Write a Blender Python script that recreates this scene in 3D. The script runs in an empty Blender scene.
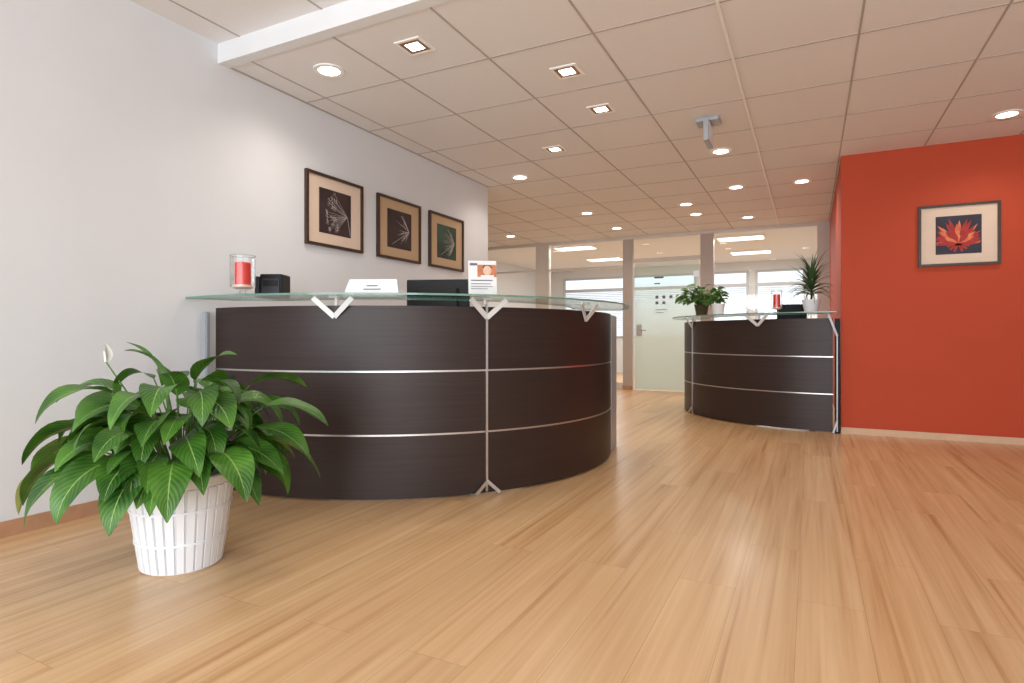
import bpy, bmesh, math, random
from mathutils import Vector, Matrix
R = random.Random(7)
scene = bpy.context.scene
try:
    scene.view_settings.view_transform = 'Standard'
    scene.view_settings.look = 'None'
except Exception as e:
    print(e)

def lin(c):
    out = []
    for v in c:
        v = v/255.0
        out.append(v/12.92 if v <= 0.04045 else ((v+0.055)/1.055)**2.4)
    return tuple(out)+(1.0,)

# ---------------------------------------------------------------- materials
def mat(name, rgb, rough=0.5, metal=0.0, noise=0.0, nscale=8.0, bump=0.0, bscale=200.0,
        emit=None, estr=0.0, spec=0.5, mapping=(1, 1, 1), rgb2=None, coat=0.0):
    m = bpy.data.materials.new(name); m.use_nodes = True
    nt = m.node_tree; b = nt.nodes['Principled BSDF']
    c = lin(rgb)
    b.inputs['Base Color'].default_value = c
    b.inputs['Roughness'].default_value = rough
    b.inputs['Metallic'].default_value = metal
    b.inputs['Specular IOR Level'].default_value = spec
    b.inputs['Coat Weight'].default_value = coat
    tc = nt.nodes.new('ShaderNodeTexCoord')
    mp = nt.nodes.new('ShaderNodeMapping'); mp.inputs['Scale'].default_value = mapping
    nt.links.new(tc.outputs['Object'], mp.inputs['Vector'])
    if noise > 0 or rgb2:
        n = nt.nodes.new('ShaderNodeTexNoise'); n.inputs['Scale'].default_value = nscale
        n.inputs['Detail'].default_value = 5
        nt.links.new(mp.outputs[0], n.inputs['Vector'])
        r = nt.nodes.new('ShaderNodeValToRGB')
        r.color_ramp.elements[0].position = 0.3; r.color_ramp.elements[1].position = 0.7
        c2 = lin(rgb2) if rgb2 else tuple(min(1, v*(1+noise)) for v in c[:3])+(1,)
        c1 = c if rgb2 else tuple(v*(1-noise) for v in c[:3])+(1,)
        r.color_ramp.elements[0].color = c1; r.color_ramp.elements[1].color = c2
        nt.links.new(n.outputs['Fac'], r.inputs[0]); nt.links.new(r.outputs[0], b.inputs['Base Color'])
    if bump > 0:
        n2 = nt.nodes.new('ShaderNodeTexNoise'); n2.inputs['Scale'].default_value = bscale
        nt.links.new(mp.outputs[0], n2.inputs['Vector'])
        bp = nt.nodes.new('ShaderNodeBump'); bp.inputs['Strength'].default_value = bump
        bp.inputs['Distance'].default_value = 0.002
        nt.links.new(n2.outputs['Fac'], bp.inputs['Height']); nt.links.new(bp.outputs[0], b.inputs['Normal'])
    if emit:
        b.inputs['Emission Color'].default_value = lin(emit)
        b.inputs['Emission Strength'].default_value = estr
    return m

def glass_mat(name, tint=(1, 1, 1), gloss=0.08, rough=0.02, k=0.4):
    m = bpy.data.materials.new(name); m.use_nodes = True
    nt = m.node_tree; nt.nodes.clear()
    o = nt.nodes.new('ShaderNodeOutputMaterial'); mx = nt.nodes.new('ShaderNodeMixShader')
    t = nt.nodes.new('ShaderNodeBsdfTransparent'); t.inputs[0].default_value = (*tint, 1)
    g = nt.nodes.new('ShaderNodeBsdfGlossy'); g.inputs['Roughness'].default_value = rough
    lw = nt.nodes.new('ShaderNodeLayerWeight'); lw.inputs[0].default_value = 0.3
    ma = nt.nodes.new('ShaderNodeMath'); ma.operation = 'MULTIPLY_ADD'
    ma.inputs[1].default_value = k; ma.inputs[2].default_value = gloss
    ma.use_clamp = True
    nt.links.new(lw.outputs['Fresnel'], ma.inputs[0]); nt.links.new(ma.outputs[0], mx.inputs[0])
    nt.links.new(t.outputs[0], mx.inputs[1]); nt.links.new(g.outputs[0], mx.inputs[2])
    nt.links.new(mx.outputs[0], o.inputs[0])
    return m

def frosted_mat(name, rgb):
    m = bpy.data.materials.new(name); m.use_nodes = True
    nt = m.node_tree; nt.nodes.clear()
    o = nt.nodes.new('ShaderNodeOutputMaterial')
    d = nt.nodes.new('ShaderNodeBsdfDiffuse'); d.inputs[0].default_value = lin(rgb)
    t = nt.nodes.new('ShaderNodeBsdfTranslucent'); t.inputs[0].default_value = lin(rgb)
    tr = nt.nodes.new('ShaderNodeBsdfTransparent'); tr.inputs[0].default_value = lin((236, 242, 240))
    a = nt.nodes.new('ShaderNodeMixShader'); a.inputs[0].default_value = 0.6
    b = nt.nodes.new('ShaderNodeMixShader')
    tc = nt.nodes.new('ShaderNodeTexCoord'); sp = nt.nodes.new('ShaderNodeSeparateXYZ')
    nt.links.new(tc.outputs['Object'], sp.inputs[0])
    ma = nt.nodes.new('ShaderNodeMapRange'); ma.inputs[1].default_value = 0.7; ma.inputs[2].default_value = 1.9
    ma.inputs[3].default_value = 0.15; ma.inputs[4].default_value = 0.9
    nt.links.new(sp.outputs['Z'], ma.inputs[0]); nt.links.new(ma.outputs[0], b.inputs[0])
    nt.links.new(d.outputs[0], a.inputs[1]); nt.links.new(t.outputs[0], a.inputs[2])
    nt.links.new(a.outputs[0], b.inputs[1]); nt.links.new(tr.outputs[0], b.inputs[2])
    nt.links.new(b.outputs[0], o.inputs[0])
    return m

def floor_mat():
    m = bpy.data.materials.new('wood_plank_floor'); m.use_nodes = True
    nt = m.node_tree; b = nt.nodes['Principled BSDF']; L = nt.links
    tc = nt.nodes.new('ShaderNodeTexCoord'); sp = nt.nodes.new('ShaderNodeSeparateXYZ')
    L.new(tc.outputs['Object'], sp.inputs[0])
    cb = nt.nodes.new('ShaderNodeCombineXYZ'); L.new(sp.outputs['Y'], cb.inputs['X']); L.new(sp.outputs['X'], cb.inputs['Y'])
    br = nt.nodes.new('ShaderNodeTexBrick')
    br.inputs['Color1'].default_value = (0, 0, 0, 1); br.inputs['Color2'].default_value = (1, 1, 1, 1)
    br.inputs['Mortar'].default_value = (0.5, 0.5, 0.5, 1)
    br.inputs['Scale'].default_value = 1; br.inputs['Mortar Size'].default_value = 0.0007
    br.inputs['Brick Width'].default_value = 1.45; br.inputs['Row Height'].default_value = 0.21
    br.offset = 0.37; br.offset_frequency = 2
    L.new(cb.outputs[0], br.inputs['Vector'])
    rnd = nt.nodes.new('ShaderNodeSeparateColor'); L.new(br.outputs['Color'], rnd.inputs[0])
    wv = nt.nodes.new('ShaderNodeMath'); wv.operation = 'MULTIPLY'; wv.inputs[1].default_value = 1.6
    L.new(rnd.outputs[0], wv.inputs[0])
    def grain(sx, sy, det, dist):
        mp = nt.nodes.new('ShaderNodeMapping'); mp.inputs['Scale'].default_value = (sx, sy, 1)
        L.new(tc.outputs['Object'], mp.inputs['Vector'])
        n = nt.nodes.new('ShaderNodeTexNoise'); n.noise_dimensions = '4D'; n.inputs['Scale'].default_value = 1
        n.inputs['Detail'].default_value = det; n.inputs['Distortion'].default_value = dist
        L.new(mp.outputs[0], n.inputs['Vector']); L.new(wv.outputs[0], n.inputs['W']); return n
    n1 = grain(17, 0.5, 3, 0.9); n2 = grain(60, 1.0, 3, 0.4)
    av = nt.nodes.new('ShaderNodeMix'); av.data_type = 'FLOAT'; av.inputs['Factor'].default_value = 0.34
    L.new(n1.outputs['Fac'], av.inputs['A']); L.new(n2.outputs['Fac'], av.inputs['B'])
    r = nt.nodes.new('ShaderNodeValToRGB'); cr = r.color_ramp
    cr.elements[0].position = 0.32; cr.elements[0].color = lin((184, 138, 94))
    cr.elements[1].position = 0.68; cr.elements[1].color = lin((226, 190, 146))
    e = cr.elements.new(0.46); e.color = lin((209, 168, 122))
    L.new(av.outputs['Result'], r.inputs[0])
    hv = nt.nodes.new('ShaderNodeHueSaturation')
    vm = nt.nodes.new('ShaderNodeMapRange'); vm.inputs['To Min'].default_value = 0.96; vm.inputs['To Max'].default_value = 1.04
    L.new(rnd.outputs[0], vm.inputs[0]); L.new(vm.outputs[0], hv.inputs['Value']); L.new(r.outputs[0], hv.inputs['Color'])
    mx = nt.nodes.new('ShaderNodeMix'); mx.data_type = 'RGBA'
    L.new(br.outputs['Fac'], mx.inputs['Factor']); L.new(hv.outputs[0], mx.inputs['A'])
    mx.inputs['B'].default_value = lin((168, 126, 86))
    L.new(mx.outputs['Result'], b.inputs['Base Color'])
    b.inputs['Roughness'].default_value = 0.30; b.inputs['Specular IOR Level'].default_value = 0.5
    bp = nt.nodes.new('ShaderNodeBump'); bp.inputs['Strength'].default_value = 0.06; bp.inputs['Distance'].default_value = 0.002
    L.new(av.outputs['Result'], bp.inputs['Height']); L.new(bp.outputs[0], b.inputs['Normal'])
    return m

def leaf_mat(name, dark, light, vein):
    m = bpy.data.materials.new(name); m.use_nodes = True
    nt = m.node_tree; b = nt.nodes['Principled BSDF']; L = nt.links
    uv = nt.nodes.new('ShaderNodeUVMap'); sp = nt.nodes.new('ShaderNodeSeparateXYZ'); L.new(uv.outputs[0], sp.inputs[0])
    s = nt.nodes.new('ShaderNodeMath'); s.operation = 'SUBTRACT'; s.inputs[1].default_value = 0.5; L.new(sp.outputs['Y'], s.inputs[0])
    a = nt.nodes.new('ShaderNodeMath'); a.operation = 'ABSOLUTE'; L.new(s.outputs[0], a.inputs[0])
    k = nt.nodes.new('ShaderNodeMath'); k.operation = 'MULTIPLY_ADD'; k.inputs[1].default_value = -0.55; L.new(a.outputs[0], k.inputs[0]); L.new(sp.outputs['X'], k.inputs[2])
    f = nt.nodes.new('ShaderNodeMath'); f.operation = 'MULTIPLY'; f.inputs[1].default_value = 75; L.new(k.outputs[0], f.inputs[0])
    sn = nt.nodes.new('ShaderNodeMath'); sn.operation = 'SINE'; L.new(f.outputs[0], sn.inputs[0])
    mr = nt.nodes.new('ShaderNodeMapRange'); mr.inputs[1].default_value = -1; L.new(sn.outputs[0], mr.inputs[0])
    n = nt.nodes.new('ShaderNodeTexNoise'); n.inputs['Scale'].default_value = 7
    tc = nt.nodes.new('ShaderNodeTexCoord'); L.new(tc.outputs['Object'], n.inputs['Vector'])
    nr = nt.nodes.new('ShaderNodeMapRange'); nr.inputs[1].default_value = 0.35; nr.inputs[2].default_value = 0.65; L.new(n.outputs['Fac'], nr.inputs[0])
    m1 = nt.nodes.new('ShaderNodeMix'); m1.data_type = 'RGBA'; m1.inputs['A'].default_value = lin(dark); m1.inputs['B'].default_value = lin(light)
    ml = nt.nodes.new('ShaderNodeMath'); ml.operation = 'MULTIPLY_ADD'; ml.inputs[1].default_value = 0.3; L.new(mr.outputs[0], ml.inputs[0])
    ml2 = nt.nodes.new('ShaderNodeMath'); ml2.operation = 'MULTIPLY'; ml2.inputs[1].default_value = 0.7; L.new(nr.outputs[0], ml2.inputs[0]); L.new(ml2.outputs[0], ml.inputs[2])
    L.new(ml.outputs[0], m1.inputs['Factor'])
    mid = nt.nodes.new('ShaderNodeMath'); mid.operation = 'LESS_THAN'; mid.inputs[1].default_value = 0.018; L.new(a.outputs[0], mid.inputs[0])
    m2 = nt.nodes.new('ShaderNodeMix'); m2.data_type = 'RGBA'; L.new(mid.outputs[0], m2.inputs['Factor']); L.new(m1.outputs['Result'], m2.inputs['A']); m2.inputs['B'].default_value = lin(vein)
    L.new(m2.outputs['Result'], b.inputs['Base Color'])
    b.inputs['Roughness'].default_value = 0.34
    bp = nt.nodes.new('ShaderNodeBump'); bp.inputs['Strength'].default_value = 0.3; bp.inputs['Distance'].default_value = 0.003
    L.new(mr.outputs[0], bp.inputs['Height']); L.new(bp.outputs[0], b.inputs['Normal'])
    o = nt.nodes['Material Output']; t = nt.nodes.new('ShaderNodeBsdfTranslucent')
    L.new(m2.outputs['Result'], t.inputs[0]); mxs = nt.nodes.new('ShaderNodeMixShader'); mxs.inputs[0].default_value = 0.18
    L.new(b.outputs[0], mxs.inputs[1]); L.new(t.outputs[0], mxs.inputs[2]); L.new(mxs.outputs[0], o.inputs[0])
    return m

M = {}
M['wall'] = mat('white_wall_paint', (224, 226, 229), 0.75, noise=0.015, nscale=3, bump=0.15, bscale=180)
M['ceil'] = mat('ceiling_tile', (236, 233, 232), 0.9, noise=0.02, nscale=120, bump=0.3, bscale=260)
M['grid'] = mat('ceiling_grid_shadow', (180, 172, 168), 0.8, noise=0.02)
M['rail'] = mat('ceiling_rail_white', (250, 248, 245), 0.5, noise=0.02)
M['beam'] = mat('beam_paint', (232, 233, 235), 0.7, noise=0.015)
M['red'] = mat('terracotta_red_paint', (189, 68, 32), 0.7, noise=0.02, nscale=3, bump=0.15, bscale=180)
M['floor'] = floor_mat()
M['base_w'] = mat('baseboard_wood', (184, 140, 108), 0.5, noise=0.1, nscale=12)
M['base_l'] = mat('baseboard_beige', (214, 180, 148), 0.5, noise=0.05, nscale=12)
M['wenge'] = mat('wenge_laminate', (42, 28, 24), 0.42, rgb2=(53, 37, 32), nscale=1.6, mapping=(1.2, 1.2, 60), spec=0.4)
M['steel'] = mat('brushed_aluminium', (205, 203, 200), 0.3, 1.0, noise=0.04, nscale=40)
M['alu'] = mat('silver_lacquer', (176, 180, 186), 0.4, 0.35, noise=0.02)
M['bracket'] = mat('satin_bracket', (226, 226, 224), 0.4, 0.2, noise=0.02)
M['glass'] = glass_mat('counter_glass', (0.90, 0.95, 0.93), 0.05, k=0.5)
M['gedge'] = mat('glass_edge_green', (112, 150, 136), 0.12, noise=0.15, nscale=14)
M['pane'] = glass_mat('partition_glass', (0.96, 0.97, 0.965), 0.03)
M['clear'] = glass_mat('clear_jar_glass', (0.97, 0.98, 0.98), 0.03)
M['frost'] = frosted_mat('frosted_glass', (220, 230, 226))
M['frame'] = mat('partition_frame', (218, 214, 208), 0.5, noise=0.02)
M['framed'] = mat('partition_post_taupe', (184, 174, 166), 0.5, noise=0.02)
M['black'] = mat('black_plastic', (18, 18, 19), 0.55, noise=0.1, spec=0.3)
M['dgrey'] = mat('dark_grey_plastic', (48, 50, 56), 0.5, noise=0.05, spec=0.3)
M['desk'] = mat('desk_surface', (200, 196, 190), 0.5, noise=0.03)
M['white'] = mat('white_paper', (236, 236, 236), 0.6, noise=0.01)
M['ink'] = mat('printed_ink', (110, 112, 125), 0.6, noise=0.05)
M['orange'] = mat('printed_orange', (196, 120, 84), 0.6, noise=0.25, nscale=25)
M['skin'] = mat('printed_portrait', (226, 190, 166), 0.6, noise=0.2, nscale=30)
M['pot'] = mat('white_basket_paint', (240, 241, 244), 0.45, noise=0.02)
M['soil'] = mat('potting_soil', (48, 34, 24), 0.95, noise=0.4, nscale=40, bump=1.0, bscale=60)
M['leaf'] = leaf_mat('peace_lily_leaf', (30, 74, 22), (92, 144, 50), (144, 180, 96))
M['leafy'] = mat('yellow_leaf', (176, 190, 110), 0.5, noise=0.15, nscale=20)
M['stem'] = mat('green_stem', (82, 122, 50), 0.5, noise=0.1)
M['spathe'] = mat('white_spathe', (240, 240, 232), 0.5, noise=0.03)
M['leaf2'] = leaf_mat('bush_leaf', (44, 84, 30), (108, 156, 70), (120, 160, 90))
M['leaf3'] = leaf_mat('dracaena_leaf', (36, 60, 36), (80, 112, 68), (100, 120, 80))
M['wicker'] = mat('brown_basket', (72, 62, 40), 0.8, noise=0.4, nscale=60, bump=0.8, bscale=80)
M['wax'] = mat('red_candle_wax', (222, 54, 38), 0.45, noise=0.06)
M['waxw'] = mat('pale_wax', (235, 205, 190), 0.5, noise=0.03)
M['fdark'] = mat('picture_frame_wood', (62, 42, 30), 0.4, noise=0.25, nscale=30)
M['mat1'] = mat('picture_mat_beige', (226, 204, 184), 0.8, noise=0.02)
M['mat2'] = mat('picture_mat_tan', (196, 166, 132), 0.8, noise=0.02)
M['art1'] = mat('artwork_dark', (44, 30, 32), 0.6, rgb2=(66, 48, 48), nscale=6)
M['art3'] = mat('artwork_green', (30, 42, 38), 0.6, rgb2=(60, 92, 72), nscale=4)
M['art4'] = mat('artwork_night', (30, 26, 38), 0.6, rgb2=(46, 44, 64), nscale=7)
M['fil'] = mat('artwork_filament', (206, 194, 190), 0.7, noise=0.1)
M['petal'] = mat('artwork_petal', (206, 74, 48), 0.6, rgb2=(228, 140, 92), nscale=25)
M['petal2'] = mat('artwork_petal_red', (168, 40, 32), 0.6, noise=0.2, nscale=25)
M['lamp'] = mat('lamp_glow', (255, 250, 240), 0.5, emit=(255, 246, 230), estr=9.0)
M['panel'] = mat('light_panel_glow', (255, 255, 255), 0.5, emit=(255, 252, 246), estr=2.5)
M['trimr'] = mat('lamp_trim', (250, 248, 244), 0.4, noise=0.02)
M['refl'] = mat('lamp_reflector', (150, 112, 84), 0.4, 0.3, noise=0.05)
M['blind'] = mat('blind_slat', (236, 240, 244), 0.6, noise=0.02)
M['soffit'] = mat('window_frame_grey', (196, 200, 204), 0.6, noise=0.02)

# ---------------------------------------------------------------- mesh helpers
def obj_from_bm(bm, name, mats, smooth=False, parent=None):
    me = bpy.data.meshes.new(name); bmesh.ops.recalc_face_normals(bm, faces=bm.faces) if not smooth == 'keep' else None
    bm.to_mesh(me); bm.free()
    for mm in (mats if isinstance(mats, (list, tuple)) else [mats]):
        me.materials.append(mm)
    if smooth:
        me.polygons.foreach_set('use_smooth', [True]*len(me.polygons))
        if smooth == 'auto' and hasattr(me, 'set_sharp_from_angle'):
            me.set_sharp_from_angle(angle=math.radians(35))
    o = bpy.data.objects.new(name, me); scene.collection.objects.link(o)
    if parent: setp(o, parent)
    return o

def setp(o, p):
    o.parent = p
    o.matrix_parent_inverse = Matrix.Translation(-Vector(p.location))

def empty(name, loc):
    e = bpy.data.objects.new(name, None); e.location = loc; e.empty_display_size = 0.1
    scene.collection.objects.link(e); return e

def add_box(bm, a, b, rot=0, piv=None, mi=0):
    vs = [bm.verts.new((x, y, z)) for x in (a[0], b[0]) for y in (a[1], b[1]) for z in (a[2], b[2])]
    idx = [(0, 1, 3, 2), (4, 6, 7, 5), (0, 4, 5, 1), (2, 3, 7, 6), (0, 2, 6, 4), (1, 5, 7, 3)]
    for f in idx:
        fc = bm.faces.new([vs[i] for i in f]); fc.material_index = mi
    if rot:
        bmesh.ops.rotate(bm, verts=vs, cent=piv, matrix=Matrix.Rotation(rot, 3, 'Z'))
    return vs

def box(name, a, b, m, parent=None, bevel=0.0, rot=0, piv=None):
    bm = bmesh.new(); add_box(bm, a, b, rot, piv)
    if bevel:
        bmesh.ops.recalc_face_normals(bm, faces=bm.faces)
        bmesh.ops.bevel(bm, geom=bm.edges[:], offset=bevel, segments=2, affect='EDGES', profile=0.5)
    return obj_from_bm(bm, name, m, False, parent)

def add_arc(bm, c, r0, r1, a0, a1, z0, z1, n=48, mi=0, mi_edge=None):
    rows = []
    for i in range(n+1):
        a = math.radians(a0+(a1-a0)*i/n); ca, sa = math.cos(a), math.sin(a)
        rows.append([bm.verts.new((c[0]+r*ca, c[1]+r*sa, z)) for r, z in ((r0, z0), (r1, z0), (r1, z1), (r0, z1))])
    for i in range(n):
        for k in range(4):
            f = bm.faces.new((rows[i][k], rows[i][(k+1) % 4], rows[i+1][(k+1) % 4], rows[i+1][k]))
            f.material_index = mi_edge if (mi_edge is not None and k in (1, 3)) else mi
    for rr in (rows[0], rows[-1]):
        f = bm.faces.new(rr); f.material_index = mi if mi_edge is None else mi_edge

def lathe(name, c, prof, m, parent=None, n=40, smooth='auto'):
    bm = bmesh.new(); rings = []
    for r, z in prof:
        rings.append([bm.verts.new((c[0]+max(r, 1e-4)*math.cos(2*math.pi*i/n), c[1]+max(r, 1e-4)*math.sin(2*math.pi*i/n), c[2]+z)) for i in range(n)])
    for a, b in zip(rings[:-1], rings[1:]):
        for i in range(n):
            bm.faces.new((a[i], a[(i+1) % n], b[(i+1) % n], b[i]))
    bmesh.ops.remove_doubles(bm, verts=bm.verts, dist=3e-4)
    return obj_from_bm(bm, name, m, smooth, parent)

def add_tube(bm, pts, r0, r1=None, n=6, mi=0):
    r1 = r0 if r1 is None else r1; rings = []
    for i, p in enumerate(pts):
        p = Vector(p)
        t = (Vector(pts[min(i+1, len(pts)-1)])-Vector(pts[max(i-1, 0)])).normalized()
        u = t.cross(Vector((0.13, 0.3, 1)))
        u = u.normalized() if u.length > 1e-3 else Vector((1, 0, 0))
        v = t.cross(u); r = r0+(r1-r0)*i/(len(pts)-1)
        rings.append([bm.verts.new(p+u*r*math.cos(2*math.pi*k/n)+v*r*math.sin(2*math.pi*k/n)) for k in range(n)])
    for a, b in zip(rings[:-1], rings[1:]):
        for k in range(n):
            f = bm.faces.new((a[k], a[(k+1) % n], b[(k+1) % n], b[k])); f.material_index = mi
    for rr in (rings[0], rings[-1]):
        f = bm.faces.new(rr); f.material_index = mi

def add_strip(bm, p, q, w, nrm, th=0.006, mi=0):
    p, q, nrm = Vector(p), Vector(q), Vector(nrm).normalized()
    t = (q-p).normalized(); s = t.cross(nrm).normalized()*w/2; n = t.cross(s).normalized()*th/2
    vs = [bm.verts.new(x+a*s+b*n) for x in (p, q) for a in (-1, 1) for b in (-1, 1)]
    for f in [(0, 1, 3, 2), (4, 6, 7, 5), (0, 4, 5, 1), (2, 3, 7, 6), (0, 2, 6, 4), (1, 5, 7, 3)]:
        bm.faces.new([vs[i] for i in f]).material_index = mi

def add_leaf(bm, uvl, base, az, e0, e1, length, W, fold=0.25, roll=0.0, sway=0.0, ns=12, nv=6, wav=0.0, pw=0.75, mi=0, ph=0.0):
    p = Vector(base); rows = []
    for i in range(ns+1):
        s = i/ns
        el = e0+(e1-e0)*s; a = az+sway*s
        d = Vector((math.cos(a)*math.cos(el), math.sin(a)*math.cos(el), math.sin(el)))
        side = Vector((-math.sin(a), math.cos(a), 0)); up = side.cross(d)*-1
        if roll:
            rm = Matrix.Rotation(roll, 3, d); side = rm @ side; up = rm @ up
        w = W*max(0.015, math.sin(math.pi*min(1, s**pw)))**0.85*(1-0.25*s)
        row = []
        for j in range(nv+1):
            v = j/nv*2-1
            q = p+side*(w*v)*math.cos(fold*0.8)+up*(abs(v)*w*math.sin(fold)+wav*w*math.sin(s*9+v*1.5+ph)*abs(v))
            row.append(bm.verts.new(q))
        rows.append(row)
        p = p+d*(length/ns)
    for i in range(ns):
        for j in range(nv):
            f = bm.faces.new((rows[i][j], rows[i+1][j], rows[i+1][j+1], rows[i][j+1])); f.material_index = mi; f.smooth = True
            for lp, (a, b) in zip(f.loops, ((i, j), (i+1, j), (i+1, j+1), (i, j+1))):
                lp[uvl].uv = (a/ns, b/nv)

# ---------------------------------------------------------------- room
ZC, ZF, YF = 2.71, 2.83, 2.565
box('floor', (-3.2, -3.4, -0.1), (7.2, 15.2, 0), M['floor'])
box('ceiling', (-3.2, YF, ZC), (7.2, 15.2, ZC+0.06), M['ceil'])
box('ceiling_front', (-0.12, -3.4, ZF), (7.2, YF, ZF+0.06), M['ceil'])
box('ceiling_beam', (0.0, YF-0.03, ZC-0.006), (7.0, YF+0.05, ZF), M['beam'])
box('wall_left', (-0.12, -3.4, 0), (0, 6.1, ZF), M['wall'])
box('wall_left_return', (-3.2, 5.98, 0), (-0.12, 6.1, ZC), M['wall'])
box('wall_far_left', (-3.32, 6.1, 0), (-3.2, 15.2, ZC), M['wall'])
box('wall_red', (3.67, 6.6, 0), (7.0, 6.74, ZC), M['red'])
box('wall_red_side', (3.67, 6.74, 0), (3.81, 10.3, ZC), M['red'])
box('wall_right', (7.0, -3.4, 0), (7.12, 6.74, ZF), M['wall'])
box('wall_far_right', (4.2, 10.36, 0), (4.32, 15.2, ZC), M['wall'])
bm = bmesh.new()
add_box(bm, (-0.12, -3.4, 0), (7.12, -3.25, 0.35)); add_box(bm, (-0.12, -3.4, 2.55), (7.12, -3.25, ZF))
for x in (-0.12, 1.55, 3.4, 5.25, 6.95):
    add_box(bm, (x, -3.4, 0.35), (x+0.17, -3.25, 2.55))
obj_from_bm(bm, 'wall_back', M['wall'])
WX = ((-3.2, -2.6), (-0.85, -0.7), (0.9, 1.05), (2.1, 2.25), (3.3, 4.3))
bm = bmesh.new()
add_box(bm, (-3.2, 15, 0), (4.3, 15.15, 0.9)); add_box(bm, (-3.2, 15, 2.5), (4.3, 15.15, ZC))
for x0, x1 in WX:
    add_box(bm, (x0, 15, 0.9), (x1, 15.15, 2.5))
obj_from_bm(bm, 'wall_far', M['wall'])
bm = bmesh.new(); bb = bmesh.new()
for (a, b), (c_, d_) in zip(WX[:-1], WX[1:]):
    x0, x1 = b, c_
    for z0, z1 in ((0.9, 0.95), (2.12, 2.2), (2.45, 2.5)): add_box(bm, (x0, 14.98, z0), (x1, 15.05, z1))
    for xx in (x0, x1-0.05): add_box(bm, (xx, 14.975, 0.9), (xx+0.05, 15.055, 2.5))
    for k in range(27):
        add_strip(bb, (x0+.03, 14.95, 0.95+k*0.045), (x1-.03, 14.95, 0.95+k*0.045), 0.036, (0, -0.6, 0.8), 0.002)
obj_from_bm(bm, 'window_5', M['soffit'])
obj_from_bm(bb, 'window_blinds', M['blind'])
box('baseboard_left', (0, -3.25, 0), (0.014, 2.38, 0.075), M['base_w'])
box('baseboard_right', (3.67, 6.585, 0), (7.0, 6.6, 0.06), M['base_l'])
box('baseboard_right_side', (3.655, 6.7, 0), (3.67, 10.2, 0.06), M['base_l'])

bm = bmesh.new()
xs = [0.205+0.69*k for k in range(-4, 10)]
ys = [YF+0.705*k for k in range(1, 11)]
for x in xs:
    if x < 6.95: add_box(bm, (x-0.006, YF+0.05, ZC-0.003), (x+0.006, 10.24, ZC+0.001))
for y in ys:
    add_box(bm, (-3.2 if y > 6.1 else 0, y-0.006, ZC-0.0025), (3.67 if y > 6.6 else 7.0, y+0.006, ZC+0.001))
add_box(bm, (0.0, YF+0.05, ZC-0.003), (0.02, 6.1, ZC+0.001))
for k in range(0, 8):
    y = YF-0.705*k
    if k: add_box(bm, (0.0, y-0.006, ZF-0.003), (7.0, y+0.006, ZF+0.001))
for x in xs:
    if 0 < x < 6.95: add_box(bm, (x-0.006, -3.2, ZF-0.003), (x+0.006, YF-0.03, ZF+0.001))
obj_from_bm(bm, 'ceiling_grid', M['grid'])
box('ceiling_rail', (2.957, YF+0.05, ZC-0.012), (2.973, 10.24, ZC-0.003), M['rail'])

YP = 10.3
bm = bmesh.new()
def post(x0, x1, mi=0): add_box(bm, (x0, YP-0.05, 0), (x1, YP+0.05, ZC-0.05), mi=mi)
post(-1.27, -1.0); post(0.43, 0.60, 1); post(1.76, 1.97, 1); post(3.5, 3.67)
add_box(bm, (-3.2, YP-0.055, ZC-0.05), (3.67, YP+0.055, ZC-0.001))
add_box(bm, (-3.2, YP-0.04, 0), (0.43, YP+0.04, 0.12)); add_box(bm, (1.97, YP-0.04, 0), (3.5, YP+0.04, 0.1))
add_box(bm, (0.60, YP-0.04, 2.24), (1.76, YP+0.04, 2.31))
add_box(bm, (-1.0, YP-0.03, 2.18), (0.43, YP+0.03, 2.21)); add_box(bm, (-3.2, YP-0.03, 2.18), (-1.27, YP+0.03, 2.21))
obj_from_bm(bm, 'wall_glazed_partition', [M['frame'], M['framed']])
box('baseboard_partition', (0.43, YP-0.07, 0), (0.60, YP-0.05, 0.07), M['base_w'])
box('window_1', (-3.2, YP-0.005, 0.12), (-1.27, YP+0.005, ZC-0.05), M['pane'])
box('window_2', (-1.0, YP-0.005, 0.12), (0.43, YP+0.005, ZC-0.05), M['pane'])
box('window_3', (1.97, YP-0.005, 0.1), (3.5, YP+0.005, ZC-0.05), M['pane'])
box('window_4', (0.60, YP-0.005, 2.31), (1.76, YP+0.005, ZC-0.05), M['pane'])
door = empty('door_1', (1.18, YP, 1.1))
box('door_glass', (0.63, YP-0.012, 0.01), (1.73, YP, 2.23), M['frost'], door)
bm = bmesh.new()
add_tube(bm, [(0.72, YP-0.02, 1.05), (0.72, YP-0.06, 1.05), (0.84, YP-0.06, 1.05)], 0.01, n=8)
add_box(bm, (0.67, YP-0.03, 0.95), (0.76, YP-0.012, 1.15))
for z in (0.3, 1.95): add_box(bm, (1.64, YP-0.03, z), (1.73, YP-0.012, z+0.1))
obj_from_bm(bm, 'door_hardware', M['steel'], False, door)
bm = bmesh.new()
for (x, z, w, h) in ((0.98, 1.95, .16, .03), (0.98, 1.85, .1, .02), (1.0, 1.6, .05, .05), (1.12, 1.6, .05, .05), (1.24, 1.6, .05, .05), (1.0, 1.5, .05, .05), (1.12, 1.5, .05, .05), (1.0, 1.4, .2, .012), (1.0, 1.35, .14, .012)):
    add_box(bm, (x, YP-0.016, z), (x+w, YP-0.0125, z+h))
obj_from_bm(bm, 'door_lettering', M['ink'], False, door)

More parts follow.
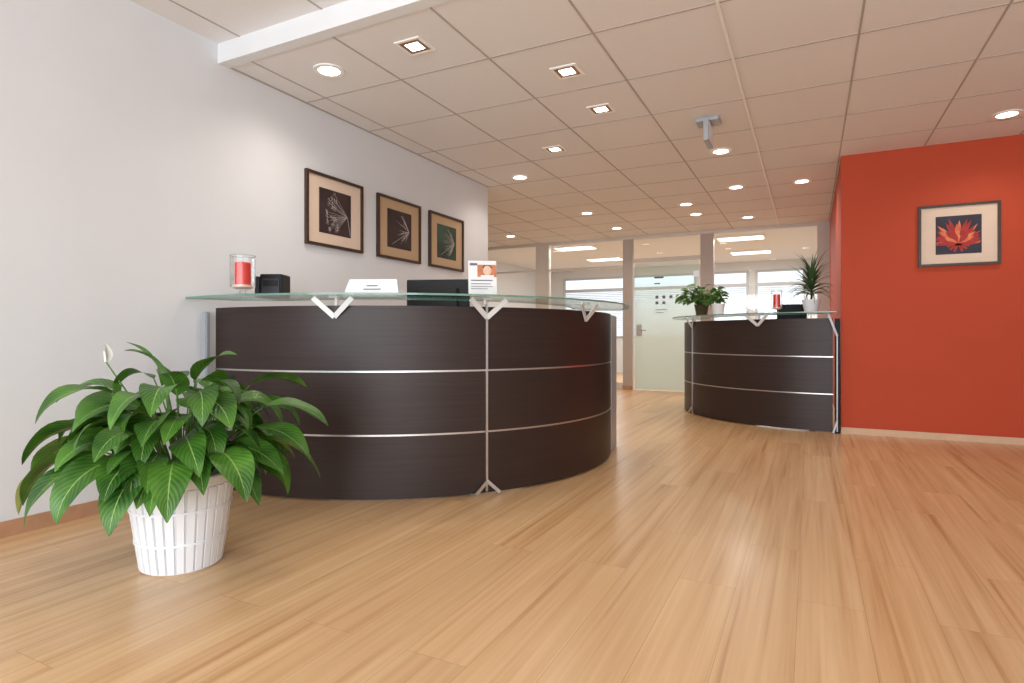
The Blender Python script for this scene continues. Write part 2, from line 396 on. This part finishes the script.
for (x, y) in ((2.3, 11.2), (2.3, 13.2), (-0.75, 11.0), (-0.75, 12.9)):
    e = empty('office_ceiling_light', (x, y, ZC))
    box('light_frame', (x-0.40, y-0.22, ZC-0.03), (x+0.40, y+0.22, ZC), M['trimr'], e)
    box('light_diffuser', (x-0.37, y-0.19, ZC-0.035), (x+0.37, y+0.19, ZC-0.03), M['panel'], e)
    la = bpy.data.lights.new('office_light', 'AREA'); la.shape = 'RECTANGLE'; la.size = 0.7; la.size_y = 0.34; la.energy = 38
    la.color = (1, 0.97, 0.92)
    lo = bpy.data.objects.new('office_light', la); lo.location = (x, y, ZC-0.05); scene.collection.objects.link(lo); setp(lo, e)

def spot(x, y, e, power):
    la = bpy.data.lights.new('bulb', 'SPOT'); la.energy = power; la.spot_size = math.radians(150); la.spot_blend = 0.9
    la.shadow_soft_size = 0.06; la.color = (1.0, 0.91, 0.81)
    lo = bpy.data.objects.new('bulb', la); lo.location = (x, y, ZC-0.03); scene.collection.objects.link(lo); setp(lo, e)
for (x, y) in ((1.26, 2.93), (1.96, 3.665), (1.955, 4.394), (1.258, 5.139)):
    e = empty('square_downlight', (x, y, ZC))
    bm = bmesh.new()
    for (a, b, c, d) in ((-.09, -.09, .09, -.072), (-.09, .072, .09, .09), (-.09, -.072, -.072, .072), (.072, -.072, .09, .072)):
        add_box(bm, (x+a, y+b, ZC-0.007), (x+c, y+d, ZC))
    obj_from_bm(bm, 'trim', M['trimr'], False, e)
    box('reflector', (x-.072, y-.072, ZC-0.005), (x+.072, y+.072, ZC), M['refl'], e)
    box('glow', (x-.045, y-.042, ZC-0.0065), (x+.045, y+.042, ZC-0.005), M['lamp'], e)
    spot(x, y, e, 22)
for (x, y) in ((0.559, 2.94), (0.534, 5.87), (4.794, 5.944), (2.644, 5.907), (2.62, 7.41), (3.318, 7.465), (1.924, 8.07),
               (2.58, 9.36), (0.55, 8.02), (1.93, 8.8), (0.59, 9.35), (-1.3, 9.26), (-0.9, 7.4)):
    e = empty('round_downlight', (x, y, ZC))
    lathe('trim', (x, y, ZC), [(0.07, 0), (0.07, -0.008), (0.10, -0.008), (0.10, 0)], M['trimr'], e, 32)
    lathe('glow', (x, y, ZC), [(0, -0.004), (0.067, -0.004), (0.069, 0)], M['lamp'], e, 32)
    spot(x, y, e, 23)

e = empty('hanging_exit_sign', (2.66, 5.0, ZC))
box('mount_plate', (2.57, 4.93, ZC-0.03), (2.75, 5.10, ZC), M['alu'], e, 0.005)
box('sign_body', (2.64, 4.88, ZC-0.20), (2.68, 5.14, ZC-0.03), M['alu'], e, 0.004)
box('sign_face', (2.681, 4.90, ZC-0.19), (2.684, 5.12, ZC-0.05), M['white'], e)

# ---------------------------------------------------------------- reception counters
def counter(c, Rr, a_s, a_e, seams, brackets, g0, g1, plate_fn):
    top = empty('reception_counter', (c[0], c[1], 0))
    H = [0.012, 0.374, 0.382, 0.741, 0.749, 1.125]
    joints = sorted([a_s]+list(seams)+[a_e])
    bm = bmesh.new()
    gap = math.degrees(0.004/Rr)
    for z0, z1 in ((H[0], H[1]), (H[2], H[3]), (H[4], H[5])):
        for a, b in zip(joints[:-1], joints[1:]):
            add_arc(bm, c, Rr-0.028, Rr, a+gap, b-gap, z0, z1, 40)
    obj_from_bm(bm, 'front_panels', M['wenge'], 'auto', top)
    bm = bmesh.new()
    for z0, z1 in ((H[1], H[2]), (H[3], H[4])):
        add_arc(bm, c, Rr-0.03, Rr+0.003, a_s, a_e, z0-0.001, z1+0.001, 90)
    for s in seams:
        add_arc(bm, c, Rr-0.03, Rr+0.008, s-gap*1.6, s+gap*1.6, 0.02, 1.14, 2)
        sr = math.radians(s); rd = Vector((math.cos(sr), math.sin(sr), 0)); tg = Vector((-rd.y, rd.x, 0))
        P = Vector((c[0], c[1], 0))+rd*(Rr+0.012)
        for sg in (-1, 1):
            add_strip(bm, P+Vector((0, 0, 0.082)), P+tg*0.078*sg+rd*0.012+Vector((0, 0, 0.010)), 0.020, rd, 0.008)
    obj_from_bm(bm, 'metal_inlays', M['steel'], 'auto', top)
    bm = bmesh.new()
    for s in brackets:
        sr = math.radians(s); rd = Vector((math.cos(sr), math.sin(sr), 0)); tg = Vector((-rd.y, rd.x, 0))
        P = Vector((c[0], c[1], 0))+rd*(Rr+0.008)
        for sg in (-1, 1):
            add_strip(bm, P+Vector((0, 0, 1.06)), P+tg*0.115*sg+rd*0.03+Vector((0, 0, 1.168)), 0.030, rd, 0.008)
        add_strip(bm, P+rd*.02+Vector((0, 0, 1.172)), P-rd*0.10+Vector((0, 0, 1.172)), 0.05, (0, 0, 1), 0.005)
        add_tube(bm, [P-rd*0.03+Vector((0, 0, 1.12)), P-rd*0.03+Vector((0, 0, 1.175))], 0.012, n=10)
    obj_from_bm(bm, 'glass_brackets', M['bracket'], False, top)
    bm = bmesh.new(); n = 90; rows = []
    for i in range(n+1):
        s = i/n; a = math.radians(g0+(g1-g0)*s); ca, sa = math.cos(a), math.sin(a)
        k = min(1, min(s, 1-s)/0.10); k = math.sqrt(max(0, 1-(1-k)**2))
        ro = Rr+0.16; ri = ro-0.12-0.36*k
        rows.append([bm.verts.new((c[0]+r*ca, c[1]+r*sa, z)) for r, z in ((ri, 1.177), (ro, 1.177), (ro, 1.188), (ri, 1.188))])
    for i in range(n):
        for k in range(4):
            f = bm.faces.new((rows[i][k], rows[i][(k+1) % 4], rows[i+1][(k+1) % 4], rows[i+1][k])); f.material_index = 1 if k in (1, 3) else 0
    for rr in (rows[0], rows[-1]): bm.faces.new(rr).material_index = 1
    obj_from_bm(bm, 'glass_shelf', [M['glass'], M['gedge']], 'auto', top)
    bm = bmesh.new(); add_arc(bm, c, Rr-0.75, Rr-0.03, a_s+8, a_e-4, 0.72, 0.745, 40)
    obj_from_bm(bm, 'inner_desk', M['desk'], 'auto', top)
    bm = bmesh.new()
    for a in (a_s+10, (a_s+a_e)/2, a_e-8):
        add_arc(bm, c, Rr-0.70, Rr-0.03, a-0.6, a+0.6, 0, 0.72, 2)
    obj_from_bm(bm, 'desk_supports', M['alu'], False, top)
    plate_fn(top)
    return top

def plates1(top):
    bm = bmesh.new()
    add_box(bm, (0.018, 2.40, 0.0), (0.072, 2.43, 1.10))
    add_box(bm, (1.93, 4.66, 0.0), (1.955, 4.96, 1.12), rot=math.radians(9), piv=(1.93, 4.66, 0))
    bmesh.ops.recalc_face_normals(bm, faces=bm.faces)
    bmesh.ops.bevel(bm, geom=bm.edges[:], offset=0.006, segments=2, affect='EDGES')
    obj_from_bm(bm, 'end_plates', M['alu'], False, top)
C1 = (0.33, 4.14)
counter(C1, 1.70, -98.5, 17, [-38.1], [-68, -38.1, -9], -100, 34, plates1)
def plates2(top):
    bm = bmesh.new()
    add_strip(bm, (3.56, 6.50, 1.16), (3.635, 6.53, 0.95), 0.02, (0, 1, 0), 0.008)
    add_strip(bm, (3.635, 6.53, 0.95), (3.635, 6.53, 0.02), 0.010, (0, 1, 0), 0.01)
    add_strip(bm, (3.635, 6.53, 0.12), (3.60, 6.50, 0.01), 0.016, (0, 1, 0), 0.01)
    obj_from_bm(bm, 'end_plates', M['alu'], False, top)
    box('gap_shade_strip', (3.615, 6.545, 0), (3.66, 6.59, 1.12), M['black'], top, 0.003)  # black strip standing in for the shade in the gap beside the red wall
C2 = (3.56, 8.24)
counter(C2, 1.66, -190, -88.5, [-150], [-113, -150], -192, -88, plates2)

# ---------------------------------------------------------------- pictures
def picture(axis, u0, u1, z0, z1, base, kind, mt, art):
    uc, zc = (u0+u1)/2, (z0+z1)/2
    def P(u, z, d): return (base+d, u, z) if axis == 'x' else (u, base-d, z)
    e = empty('framed_picture', P(uc, zc, 0.01))
    def bx(bm, ua, za, ub, zb, d0, d1):
        a, b = P(ua, za, d0), P(ub, zb, d1)
        add_box(bm, [min(a[i], b[i]) for i in range(3)], [max(a[i], b[i]) for i in range(3)])
    fw = 0.022; bm = bmesh.new()
    bx(bm, u0, z0, u1, z0+fw, 0.001, 0.028); bx(bm, u0, z1-fw, u1, z1, 0.001, 0.028)
    bx(bm, u0, z0+fw, u0+fw, z1-fw, 0.001, 0.028); bx(bm, u1-fw, z0+fw, u1, z1-fw, 0.001, 0.028)
    obj_from_bm(bm, 'frame', M['fdark'], False, e)
    bm = bmesh.new(); bx(bm, u0+fw, z0+fw, u1-fw, z1-fw, 0.001, 0.012); obj_from_bm(bm, 'mat_board', mt, False, e)
    w = (u1-u0)*0.28; h = (z1-z0)*0.31
    bm = bmesh.new(); bx(bm, uc-w, zc-h, uc+w, zc+h, 0.012, 0.014); obj_from_bm(bm, 'artwork', art, False, e)
    rr = random.Random(int(u0*100)); bm = bmesh.new(); nrm = (1, 0, 0) if axis == 'x' else (0, -1, 0)
    def seg(p, q, wd):
        if all(abs(a-uc) <= w*.98 and abs(b-zc) <= h*.98 for a, b in (p, q)):
            add_strip(bm, P(p[0], p[1], 0.0155), P(q[0], q[1], 0.0155), wd, nrm, 0.001)
    if kind == 'dandelion':
        ou, oz = uc+w*0.75, zc-h*0.05
        for k in range(26):
            a = math.radians(rr.uniform(128, 232)); l = rr.uniform(0.7, 1.35)*w
            qu, qz = ou+math.cos(a)*l, oz+math.sin(a)*l*0.9
            seg((ou, oz), (qu, qz), 0.0013)
            for j in range(6):
                b = a+math.radians(rr.uniform(-80, 80)); l2 = rr.uniform(.015, .035)
                seg((qu, qz), (qu+math.cos(b)*l2, qz+math.sin(b)*l2), 0.001)
        seg((ou, oz), (uc+w*.95, zc-h*.9), .003)
        obj_from_bm(bm, 'dandelion_print', M['fil'], False, e)
    elif kind == 'seed':
        for k in range(34):
            a = math.radians(rr.uniform(120, 250)); l = rr.uniform(0.5, 1)*w*1.2
            ou, oz = uc+w*.8, zc+h*0.0
            seg((ou, oz), (ou+math.cos(a)*l, oz+math.sin(a)*l*.9), 0.0013)
        seg((uc+w*.8, zc), (uc-w*.6, zc-h*.8), .0025)
        obj_from_bm(bm, 'seed_head_print', M['fil'], False, e)
    else:
        for lay in range(3):
            for k in range(13-lay*2):
                nn = 12-lay*2
                a = math.radians(2+176*k/nn + rr.uniform(-5, 5)); l = h*(1.32-.28*lay)*rr.uniform(.85, 1.1)
                ou, oz = uc, zc-h*0.45
                ca, sa = math.cos(a), math.sin(a); wd = 0.017; dd = 0.0145+0.0004*lay+.0001*(k % 3)
                pts = [(ou, oz), (ou+ca*l*.45-sa*wd, oz+sa*l*.45+ca*wd), (ou+ca*l*0.75-sa*wd*.8, oz+sa*l*0.75+ca*wd*.8), (ou+ca*l, oz+sa*l), (ou+ca*l*.75+sa*wd*.8, oz+sa*l*.75-ca*wd*.8), (ou+ca*l*.45+sa*wd, oz+sa*l*.45-ca*wd)]
                pts = [(max(uc-w*.96, min(uc+w*.96, u)), max(zc-h*.96, min(zc+h*.96, z))) for u, z in pts]
                bm.faces.new([bm.verts.new(P(u, z, dd)) for u, z in pts]).material_index = 0 if (k+lay) % 3 == 0 else 1
        for s in (-1, 1):
            for a in (200, 225, 250):
                ar = math.radians(a if s < 0 else 540-a)
                add_strip(bm, P(uc, zc-h*.45, .0146), P(uc+math.cos(ar)*h*.5, zc-h*.45+math.sin(ar)*h*.45, .0146), 0.018, nrm, 0.001, 1)
        obj_from_bm(bm, 'flower_print', [M['petal'], M['petal2']], False, e)
picture('x', 3.26, 3.89, 1.648, 2.213, 0, 'dandelion', M['mat1'], M['art1'])
picture('x', 4.083, 4.72, 1.648, 2.208, 0, 'seed', M['mat2'], M['art1'])
picture('x', 4.873, 5.516, 1.648, 2.205, 0, 'seed', M['mat2'], M['art3'])
picture('y', 4.296, 4.90, 1.588, 2.147, 6.6, 'flower', M['mat1'], M['art4'])

# ---------------------------------------------------------------- peace lily
def peace_lily(cx, cy):
    top = empty('potted_peace_lily', (cx, cy, 0))
    rb, rt, Hh = 0.145, 0.198, 0.385
    rad = lambda z: rb+(rt-rb)*(z/Hh)
    lathe('pot_body', (cx, cy, 0), [(0, 0.0), (rb, 0.0), (rad(.34), .34), (rt+.004, .345), (rt+.008, Hh-.005), (rt+.004, Hh), (rt-.008, Hh), (rt-.02, .34), (rt-.025, .30)], M['pot'], top, 56)
    bm = bmesh.new(); n = 30
    for i in range(n):
        a = 2*math.pi*i/n; d = Vector((math.cos(a), math.sin(a), 0)); t = Vector((-d.y, d.x, 0))
        z0, z1 = 0.006, 0.34
        q0 = Vector((cx, cy, z0))+d*rad(z0); q1 = Vector((cx, cy, z1))+d*rad(z1)
        w0, w1 = math.pi*rad(z0)/n*0.84, math.pi*rad(z1)/n*0.84
        vs = [bm.verts.new(v) for v in (q0-t*w0, q0+t*w0, q1+t*w1, q1-t*w1, q0-t*w0*.9+d*.009, q0+t*w0*.9+d*.009, q1+t*w1*.9+d*.009, q1-t*w1*.9+d*.009)]
        for f in ((4, 5, 6, 7), (0, 1, 5, 4), (1, 2, 6, 5), (2, 3, 7, 6), (3, 0, 4, 7)): bm.faces.new([vs[k] for k in f])
    obj_from_bm(bm, 'pot_slats', M['pot'], False, top)
    bands = bmesh.new()
    for z in (0.12, 0.25):
        r = rad(z)+0.008
        add_arc(bands, (cx, cy), r-.006, r+.005, 0, 359.9, z-.005, z+.005, 56)
    obj_from_bm(bands, 'pot_bands', M['pot'], 'auto', top)
    lathe('soil', (cx, cy, 0), [(0, .325), (rt-.022, .32)], M['soil'], top)
    bm = bmesh.new(); uvl = bm.loops.layers.uv.new('UVMap')
    bs = bmesh.new()
    def frond(az, pe, pl, rr, drop, ln, W, e_start, e_end, **kw):
        pts = [Vector((cx+math.cos(az)*rr, cy+math.sin(az)*rr, 0.325))]; el = pe
        for j in range(6):
            d = Vector((math.cos(az)*math.cos(el), math.sin(az)*math.cos(el), math.sin(el)))
            pts.append(pts[-1]+d*pl/6); el -= drop
        add_tube(bs, pts, 0.0044, 0.003, 5)
        es = el if e_start is None else e_start
        add_leaf(bm, uvl, pts[-1], az, es, e_end, ln, W, **kw)
    N = 100
    for i in range(N):
        k = (i+0.5)/N
        az = i*2.39996+R.uniform(-.3, .3)
        pe = min(math.radians(88), math.radians(90-44*k+R.uniform(-6, 6)))
        pl = (0.44-0.20*k)*R.uniform(0.68, 1.08)
        ln = R.uniform(0.21, 0.29); W = ln*R.uniform(0.24, 0.30)
        e_s = math.radians(R.uniform(10, 48)-32*k)
        frond(az, pe, pl, R.uniform(0, .09), 0.07+0.06*k, ln, W, e_s, -math.radians(R.uniform(55, 100)),
              fold=R.uniform(.12, .35), roll=R.uniform(-.55, .55), sway=R.uniform(-.45, .45), wav=0.10, ph=R.uniform(0, 6))
    for az, pe, pl, ln, ee in ((3.65, 46, .36, .32, -70), (3.35, 58, .38, .31, -60), (3.0, 52, .38, .32, -60), (3.9, 40, .34, .30, -85),
                           (0.45, 62, .44, .30, -50), (0.25, 55, .38, .30, -60), (0.6, 48, .32, .32, -75), (6.1, 50, .30, .30, -80),
                           (5.2, 45, .24, .30, -88), (4.75, 50, .26, .31, -92), (4.3, 42, .28, .32, -88), (5.6, 48, .28, .30, -85), (4.0, 60, .36, .30, -75),
                           (2.4, 70, .42, .3, -45), (1.2, 75, .46, .28, -40), (4.6, 76, .46, .29, -75), (3.7, 78, .44, .28, -55), (5.5, 78, .46, .28, -65)):
        frond(az, math.radians(pe), pl, .06, .09, ln, ln*.265, math.radians(pe-50), math.radians(ee), fold=.22, roll=R.uniform(-.35, .35), wav=.08, ph=R.uniform(0, 6))
    for az, pl, ln, es, ee in ((3.9, .42, .24, 80, 20), (4.6, .44, .22, 78, -5), (0.2, .44, .25, 60, -10), (5.4, .38, .25, 65, -20)):
        frond(az, math.radians(88), pl, .03, .02, ln, ln*.27, math.radians(es), math.radians(ee), fold=.25, roll=R.uniform(-.3, .3), wav=.08)
    obj_from_bm(bm, 'leaves', M['leaf'], 'keep', top)
    pts = [Vector((cx-.03, cy, .33)), Vector((cx-.13, cy-.04, .55)), Vector((cx-.24, cy-.09, .72)), Vector((cx-.307, cy-.132, .84))]
    add_tube(bs, pts, .004, .003, 6)
    obj_from_bm(bs, 'stems', M['stem'], True, top)
    bm = bmesh.new(); uvl = bm.loops.layers.uv.new('UVMap')
    add_leaf(bm, uvl, pts[-1], 3.4, math.radians(95), math.radians(70), .085, .024, fold=.9)
    add_tube(bm, [pts[-1], pts[-1]+Vector((-.006, -.004, .045))], .006, .004, 8)
    obj_from_bm(bm, 'flower_spathe', M['spathe'], 'keep', top)
    bm = bmesh.new(); uvl = bm.loops.layers.uv.new('UVMap')
    az = 3.55; b = Vector((cx-.52, cy-.26, .40)); add_leaf(bm, uvl, b, az, -.7, -1.5, .24, .045, fold=.3)
    b2 = Vector((cx-.05, cy-.02, .33)); add_tube(bm, [b2, b2+(b-b2)*.5+Vector((0, 0, .12)), b], .004, .003, 5)
    obj_from_bm(bm, 'yellowing_leaf', M['leafy'], 'keep', top)
peace_lily(1.044, 1.588)

# ---------------------------------------------------------------- counter-top objects
ZG = 1.188
def candle(x, y, s=1.0):
    e = empty('candle_lantern', (x, y, ZG))
    lathe('glass_foot', (x, y, ZG), [(0, 0), (.05*s, 0), (.05*s, .006), (.018*s, .014), (.016*s, .03), (.05*s, .042), (.055*s, .05)], M['clear'], e)
    lathe('wax_base', (x, y, ZG), [(0, .044), (.045*s, .044), (.05*s, .05), (.05*s, .062), (0, .062)], M['waxw'], e)
    lathe('candle', (x, y, ZG), [(0, .062), (.040*s, .062), (.040*s, .19), (.034*s, .196), (.02, .19), (0, .188)], M['wax'], e)
    bm = bmesh.new(); add_tube(bm, [(x, y, ZG+.187), (x+.001, y, ZG+.205)], .0018, n=6); obj_from_bm(bm, 'wick', M['black'], False, e)
    lathe('glass_cylinder', (x, y, ZG), [(.064*s, .05), (.064*s, .235)], M['clear'], e)
    bm = bmesh.new(); add_arc(bm, (x, y), .062*s, .065*s, 0, 359.9, ZG+.233, ZG+.235, 40); obj_from_bm(bm, 'glass_rim', M['gedge'], 'auto', e)
candle(0.414, 2.39, 1.1)
candle(3.09, 6.73, .85)

e = empty('desk_device', (0.40, 2.64, ZG))
r = math.radians(27); pv = (0.40, 2.64, 0)
box('device_body', (0.33, 2.57, ZG), (0.47, 2.71, ZG+.145), M['black'], e, .008, r, pv)
box('device_side', (0.30, 2.565, ZG), (0.33, 2.715, ZG+.13), M['dgrey'], e, .006, r, pv)
box('device_front', (0.345, 2.562, ZG+.02), (0.455, 2.57, ZG+.115), M['dgrey'], e, .002, r, pv)
box('device_screen', (0.355, 2.559, ZG+.07), (0.445, 2.562, ZG+.105), M['black'], e, 0, r, pv)

def oriented(name, c, ang):
    e = empty(name, c); return e, Vector((math.cos(ang), math.sin(ang), 0)), Vector((-math.sin(ang), math.cos(ang), 0))
e, ux, uy = oriented('tent_card_sign', (1.02, 2.81, ZG), math.radians(22))
c = Vector((1.02, 2.81, ZG+.001)); bm = bmesh.new(); hw = .175
tp = [c+ux*hw*s*.85+uy*.045+Vector((0, 0, .11)) for s in (-1, 1)]; fr = [c+ux*hw*s for s in (-1, 1)]; bk = [c+ux*hw*s+uy*.09 for s in (-1, 1)]
for q in ((fr[0], fr[1], tp[1], tp[0]), (bk[1], bk[0], tp[0], tp[1]), (fr[0], bk[0], bk[1], fr[1])): bm.faces.new([bm.verts.new(v) for v in q])
obj_from_bm(bm, 'card', M['white'], False, e)
bm = bmesh.new(); n3 = (tp[0]-fr[0]).cross(ux).normalized(); up = (tp[0]-fr[0])-ux*hw*.15
if n3.dot(uy) > 0: n3 = -n3
for f, l0, l1 in ((.62, -.2, .2), (.42, -.3, .32)):
    o = c+up*f+n3*.0015
    add_strip(bm, o+ux*hw*l0, o+ux*hw*l1, .006, n3, .001)
obj_from_bm(bm, 'print', M['ink'], False, e)

e, ux, uy = oriented('brochure_stand', (1.66, 3.06, ZG), math.radians(35))
c = Vector((1.66, 3.06, ZG)); bm = bmesh.new(); Z = Vector((0, 0, 1))
def fq(x, h, off): return c+ux*x+uy*(h*.25+off)+Z*(h+.002)
def quad(x0, x1, h0, h1, off, mi):
    bm.faces.new([bm.verts.new(fq(x, h, off)) for x, h in ((x0, h0), (x1, h0), (x1, h1), (x0, h1))]).material_index = mi
def disc(x, h, rx, rh, off, mi, n=20):
    bm.faces.new([bm.verts.new(fq(x+rx*math.cos(2*math.pi*k/n), h+rh*math.sin(2*math.pi*k/n), off)) for k in range(n)]).material_index = mi
quad(-.085, .085, 0.01, .215, 0, 0)
quad(-.03, .084, .115, .19, -.001, 2); disc(.03, .155, .026, .03, -.0016, 1); disc(.03, .172, .028, .018, -.0013, 4)
quad(-.01, .07, .115, .126, -.0018, 0)
quad(-.075, -.03, .185, .20, -.001, 3)
quad(-.07, .06, .09, .097, -.001, 3); quad(-.07, .05, .07, .075, -.001, 3); quad(-.07, .06, .055, .059, -.001, 3); quad(-.07, .03, .04, .044, -.001, 3)
obj_from_bm(bm, 'brochure', [M['white'], M['skin'], M['orange'], M['ink'], M['wicker']], False, e)
bm = bmesh.new()
f = lambda x, y, z: c+ux*x+uy*y+Z*z
for q in ([f(-.09, -.03, 0), f(.09, -.03, 0), f(.09, .07, 0), f(-.09, .07, 0)], [f(-.09, -.03, 0), f(.09, -.03, 0), f(.09, -.012, .06), f(-.09, -.012, .06)], [f(-.09, .006, .0), f(.09, .006, .0), f(.09, .065, .2), f(-.09, .065, .2)]):
    bm.faces.new([bm.verts.new(v) for v in q])
obj_from_bm(bm, 'acrylic_holder', M['clear'], False, e)

def monitor(x, y, ang, w, h, ztop, zd):
    e, ux, uy = oriented('computer_monitor', (x, y, zd), ang)
    pv = (x, y, 0)
    box('housing', (x-w/2, y-.02, ztop-h), (x+w/2, y+.02, ztop), M['black'], e, .006, ang, pv)
    box('back_bulge', (x-w/3, y-.05, ztop-h*.8), (x+w/3, y-.02, ztop-.06), M['black'], e, .01, ang, pv)
    box('screen', (x-w/2+.015, y+.02, ztop-h+.02), (x+w/2-.015, y+.022, ztop-.015), M['dgrey'], e, 0, ang, pv)
    box('neck', (x-.03, y-.04, zd+.01), (x+.03, y-.005, ztop-h*.6), M['dgrey'], e, .003, ang, pv)
    box('base', (x-.12, y-.09, zd), (x+.12, y+.09, zd+.014), M['dgrey'], e, .004, ang, pv)
monitor(1.10, 3.42, math.radians(20), .44, .32, 1.34, .745)
monitor(3.22, 7.2, math.radians(5), .30, .28, 1.30, .745)

def bush(x, y, name, potm, rpot, hpot, nleaf, spread, hgt, seed, L=(.07, .11)):
    e = empty(name, (x, y, ZG)); rr = random.Random(seed)
    lathe('pot', (x, y, ZG), [(0, 0), (rpot*.75, 0), (rpot, hpot), (rpot*1.04, hpot), (rpot*1.04, hpot+.006), (rpot*.9, hpot+.006), (rpot*.88, hpot-.015)], potm, e, 32)
    lathe('soil', (x, y, ZG), [(0, hpot-.012), (rpot*.89, hpot-.012)], M['soil'], e, 24)
    bm = bmesh.new(); uvl = bm.loops.layers.uv.new('UVMap'); bs = bmesh.new()
    for i in range(nleaf):
        az = i*2.4+rr.uniform(-.4, .4); k = math.sqrt(rr.random()); hz = rr.random()
        tip = Vector((x+math.cos(az)*spread*k, y+math.sin(az)*spread*k, ZG+hpot+.02+hgt*hz*(1-.45*k)))
        b = Vector((x+math.cos(az)*.02, y+math.sin(az)*.02, ZG+hpot-.015))
        mid = b+(tip-b)*.5+Vector((0, 0, .05)); add_tube(bs, [b, mid, tip], .002, .0015, 4)
        ln = rr.uniform(*L); e0 = rr.uniform(-.2, .7)
        add_leaf(bm, uvl, tip, az+rr.uniform(-.6, .6), e0, e0-1.3, ln, ln*.32, fold=.2, roll=rr.uniform(-.6, .6), ns=6, nv=2)
    obj_from_bm(bm, 'foliage', M['leaf2'], 'keep', e); obj_from_bm(bs, 'twigs', M['stem'], True, e)
bush(2.27, 7.15, 'potted_bush', M['wicker'], .08, .12, 210, .23, .25, 3)
bush(2.47, 7.02, 'potted_bush', M['pot'], .075, .12, 30, .07, .08, 5, (.04, .06))

def dracaena(x, y):
    e = empty('potted_dracaena', (x, y, ZG)); rr = random.Random(11)
    lathe('pot', (x, y, ZG), [(0, 0), (.06, 0), (.085, .12), (.09, .12), (.09, .135), (.078, .135), (.076, .11)], M['pot'], e, 32)
    lathe('soil', (x, y, ZG), [(0, .115), (.078, .115)], M['soil'], e, 24)
    bs = bmesh.new(); add_tube(bs, [(x, y, ZG+.11), (x+.005, y, ZG+.2), (x, y, ZG+.32)], .012, .01, 8)
    obj_from_bm(bs, 'trunk', M['wicker'], True, e)
    bm = bmesh.new(); uvl = bm.loops.layers.uv.new('UVMap')
    for i in range(76):
        az = i*2.4+rr.uniform(-.2, .2); k = i/76
        e0 = math.radians(88-74*k+rr.uniform(-8, 8)); ln = rr.uniform(.30, .44)*(1-.1*k)
        e1 = e0-math.radians(rr.uniform(30, 95))
        ex = math.cos(az)*ln*math.cos((e0+e1)/2)
        if x+ex > 3.63: ln *= (3.63-x)/ex
        if x+ex < 3.18: ln *= (3.18-x)/ex
        add_leaf(bm, uvl, (x+math.cos(az)*.008, y+math.sin(az)*.008, ZG+.18+.14*(1-k)), az, e0, e1, ln, .013, fold=.4, ns=10, nv=2, pw=.5)
    obj_from_bm(bm, 'leaves', M['leaf3'], 'keep', e)
dracaena(3.41, 6.82)

# ---------------------------------------------------------------- light
w = bpy.data.worlds.new('world'); scene.world = w; w.use_nodes = True
bg = w.node_tree.nodes['Background']; bg.inputs[0].default_value = (0.86, 0.92, 1.0, 1); bg.inputs[1].default_value = 1.5

def area(name, loc, rot, sx, sy, p, col):
    la = bpy.data.lights.new(name, 'AREA'); la.shape = 'RECTANGLE'; la.size = sx; la.size_y = sy; la.energy = p; la.color = col
    o = bpy.data.objects.new(name, la); o.location = loc; o.rotation_euler = rot; scene.collection.objects.link(o); return o
area('window_daylight', (3.4, -3.22, 1.45), (math.radians(90), 0, 0), 6.4, 2.1, 265, (0.85, 0.93, 1.0))

cam = bpy.data.cameras.new('camera'); co = bpy.data.objects.new('camera', cam); scene.collection.objects.link(co)
co.location = (3.4, 0, 0.95); co.rotation_euler = (math.radians(90), 0, math.radians(26.8))
cam.sensor_width = 36; cam.lens = 590/1024*36; cam.shift_y = -5.5/1024; cam.clip_start = 0.05
scene.camera = co
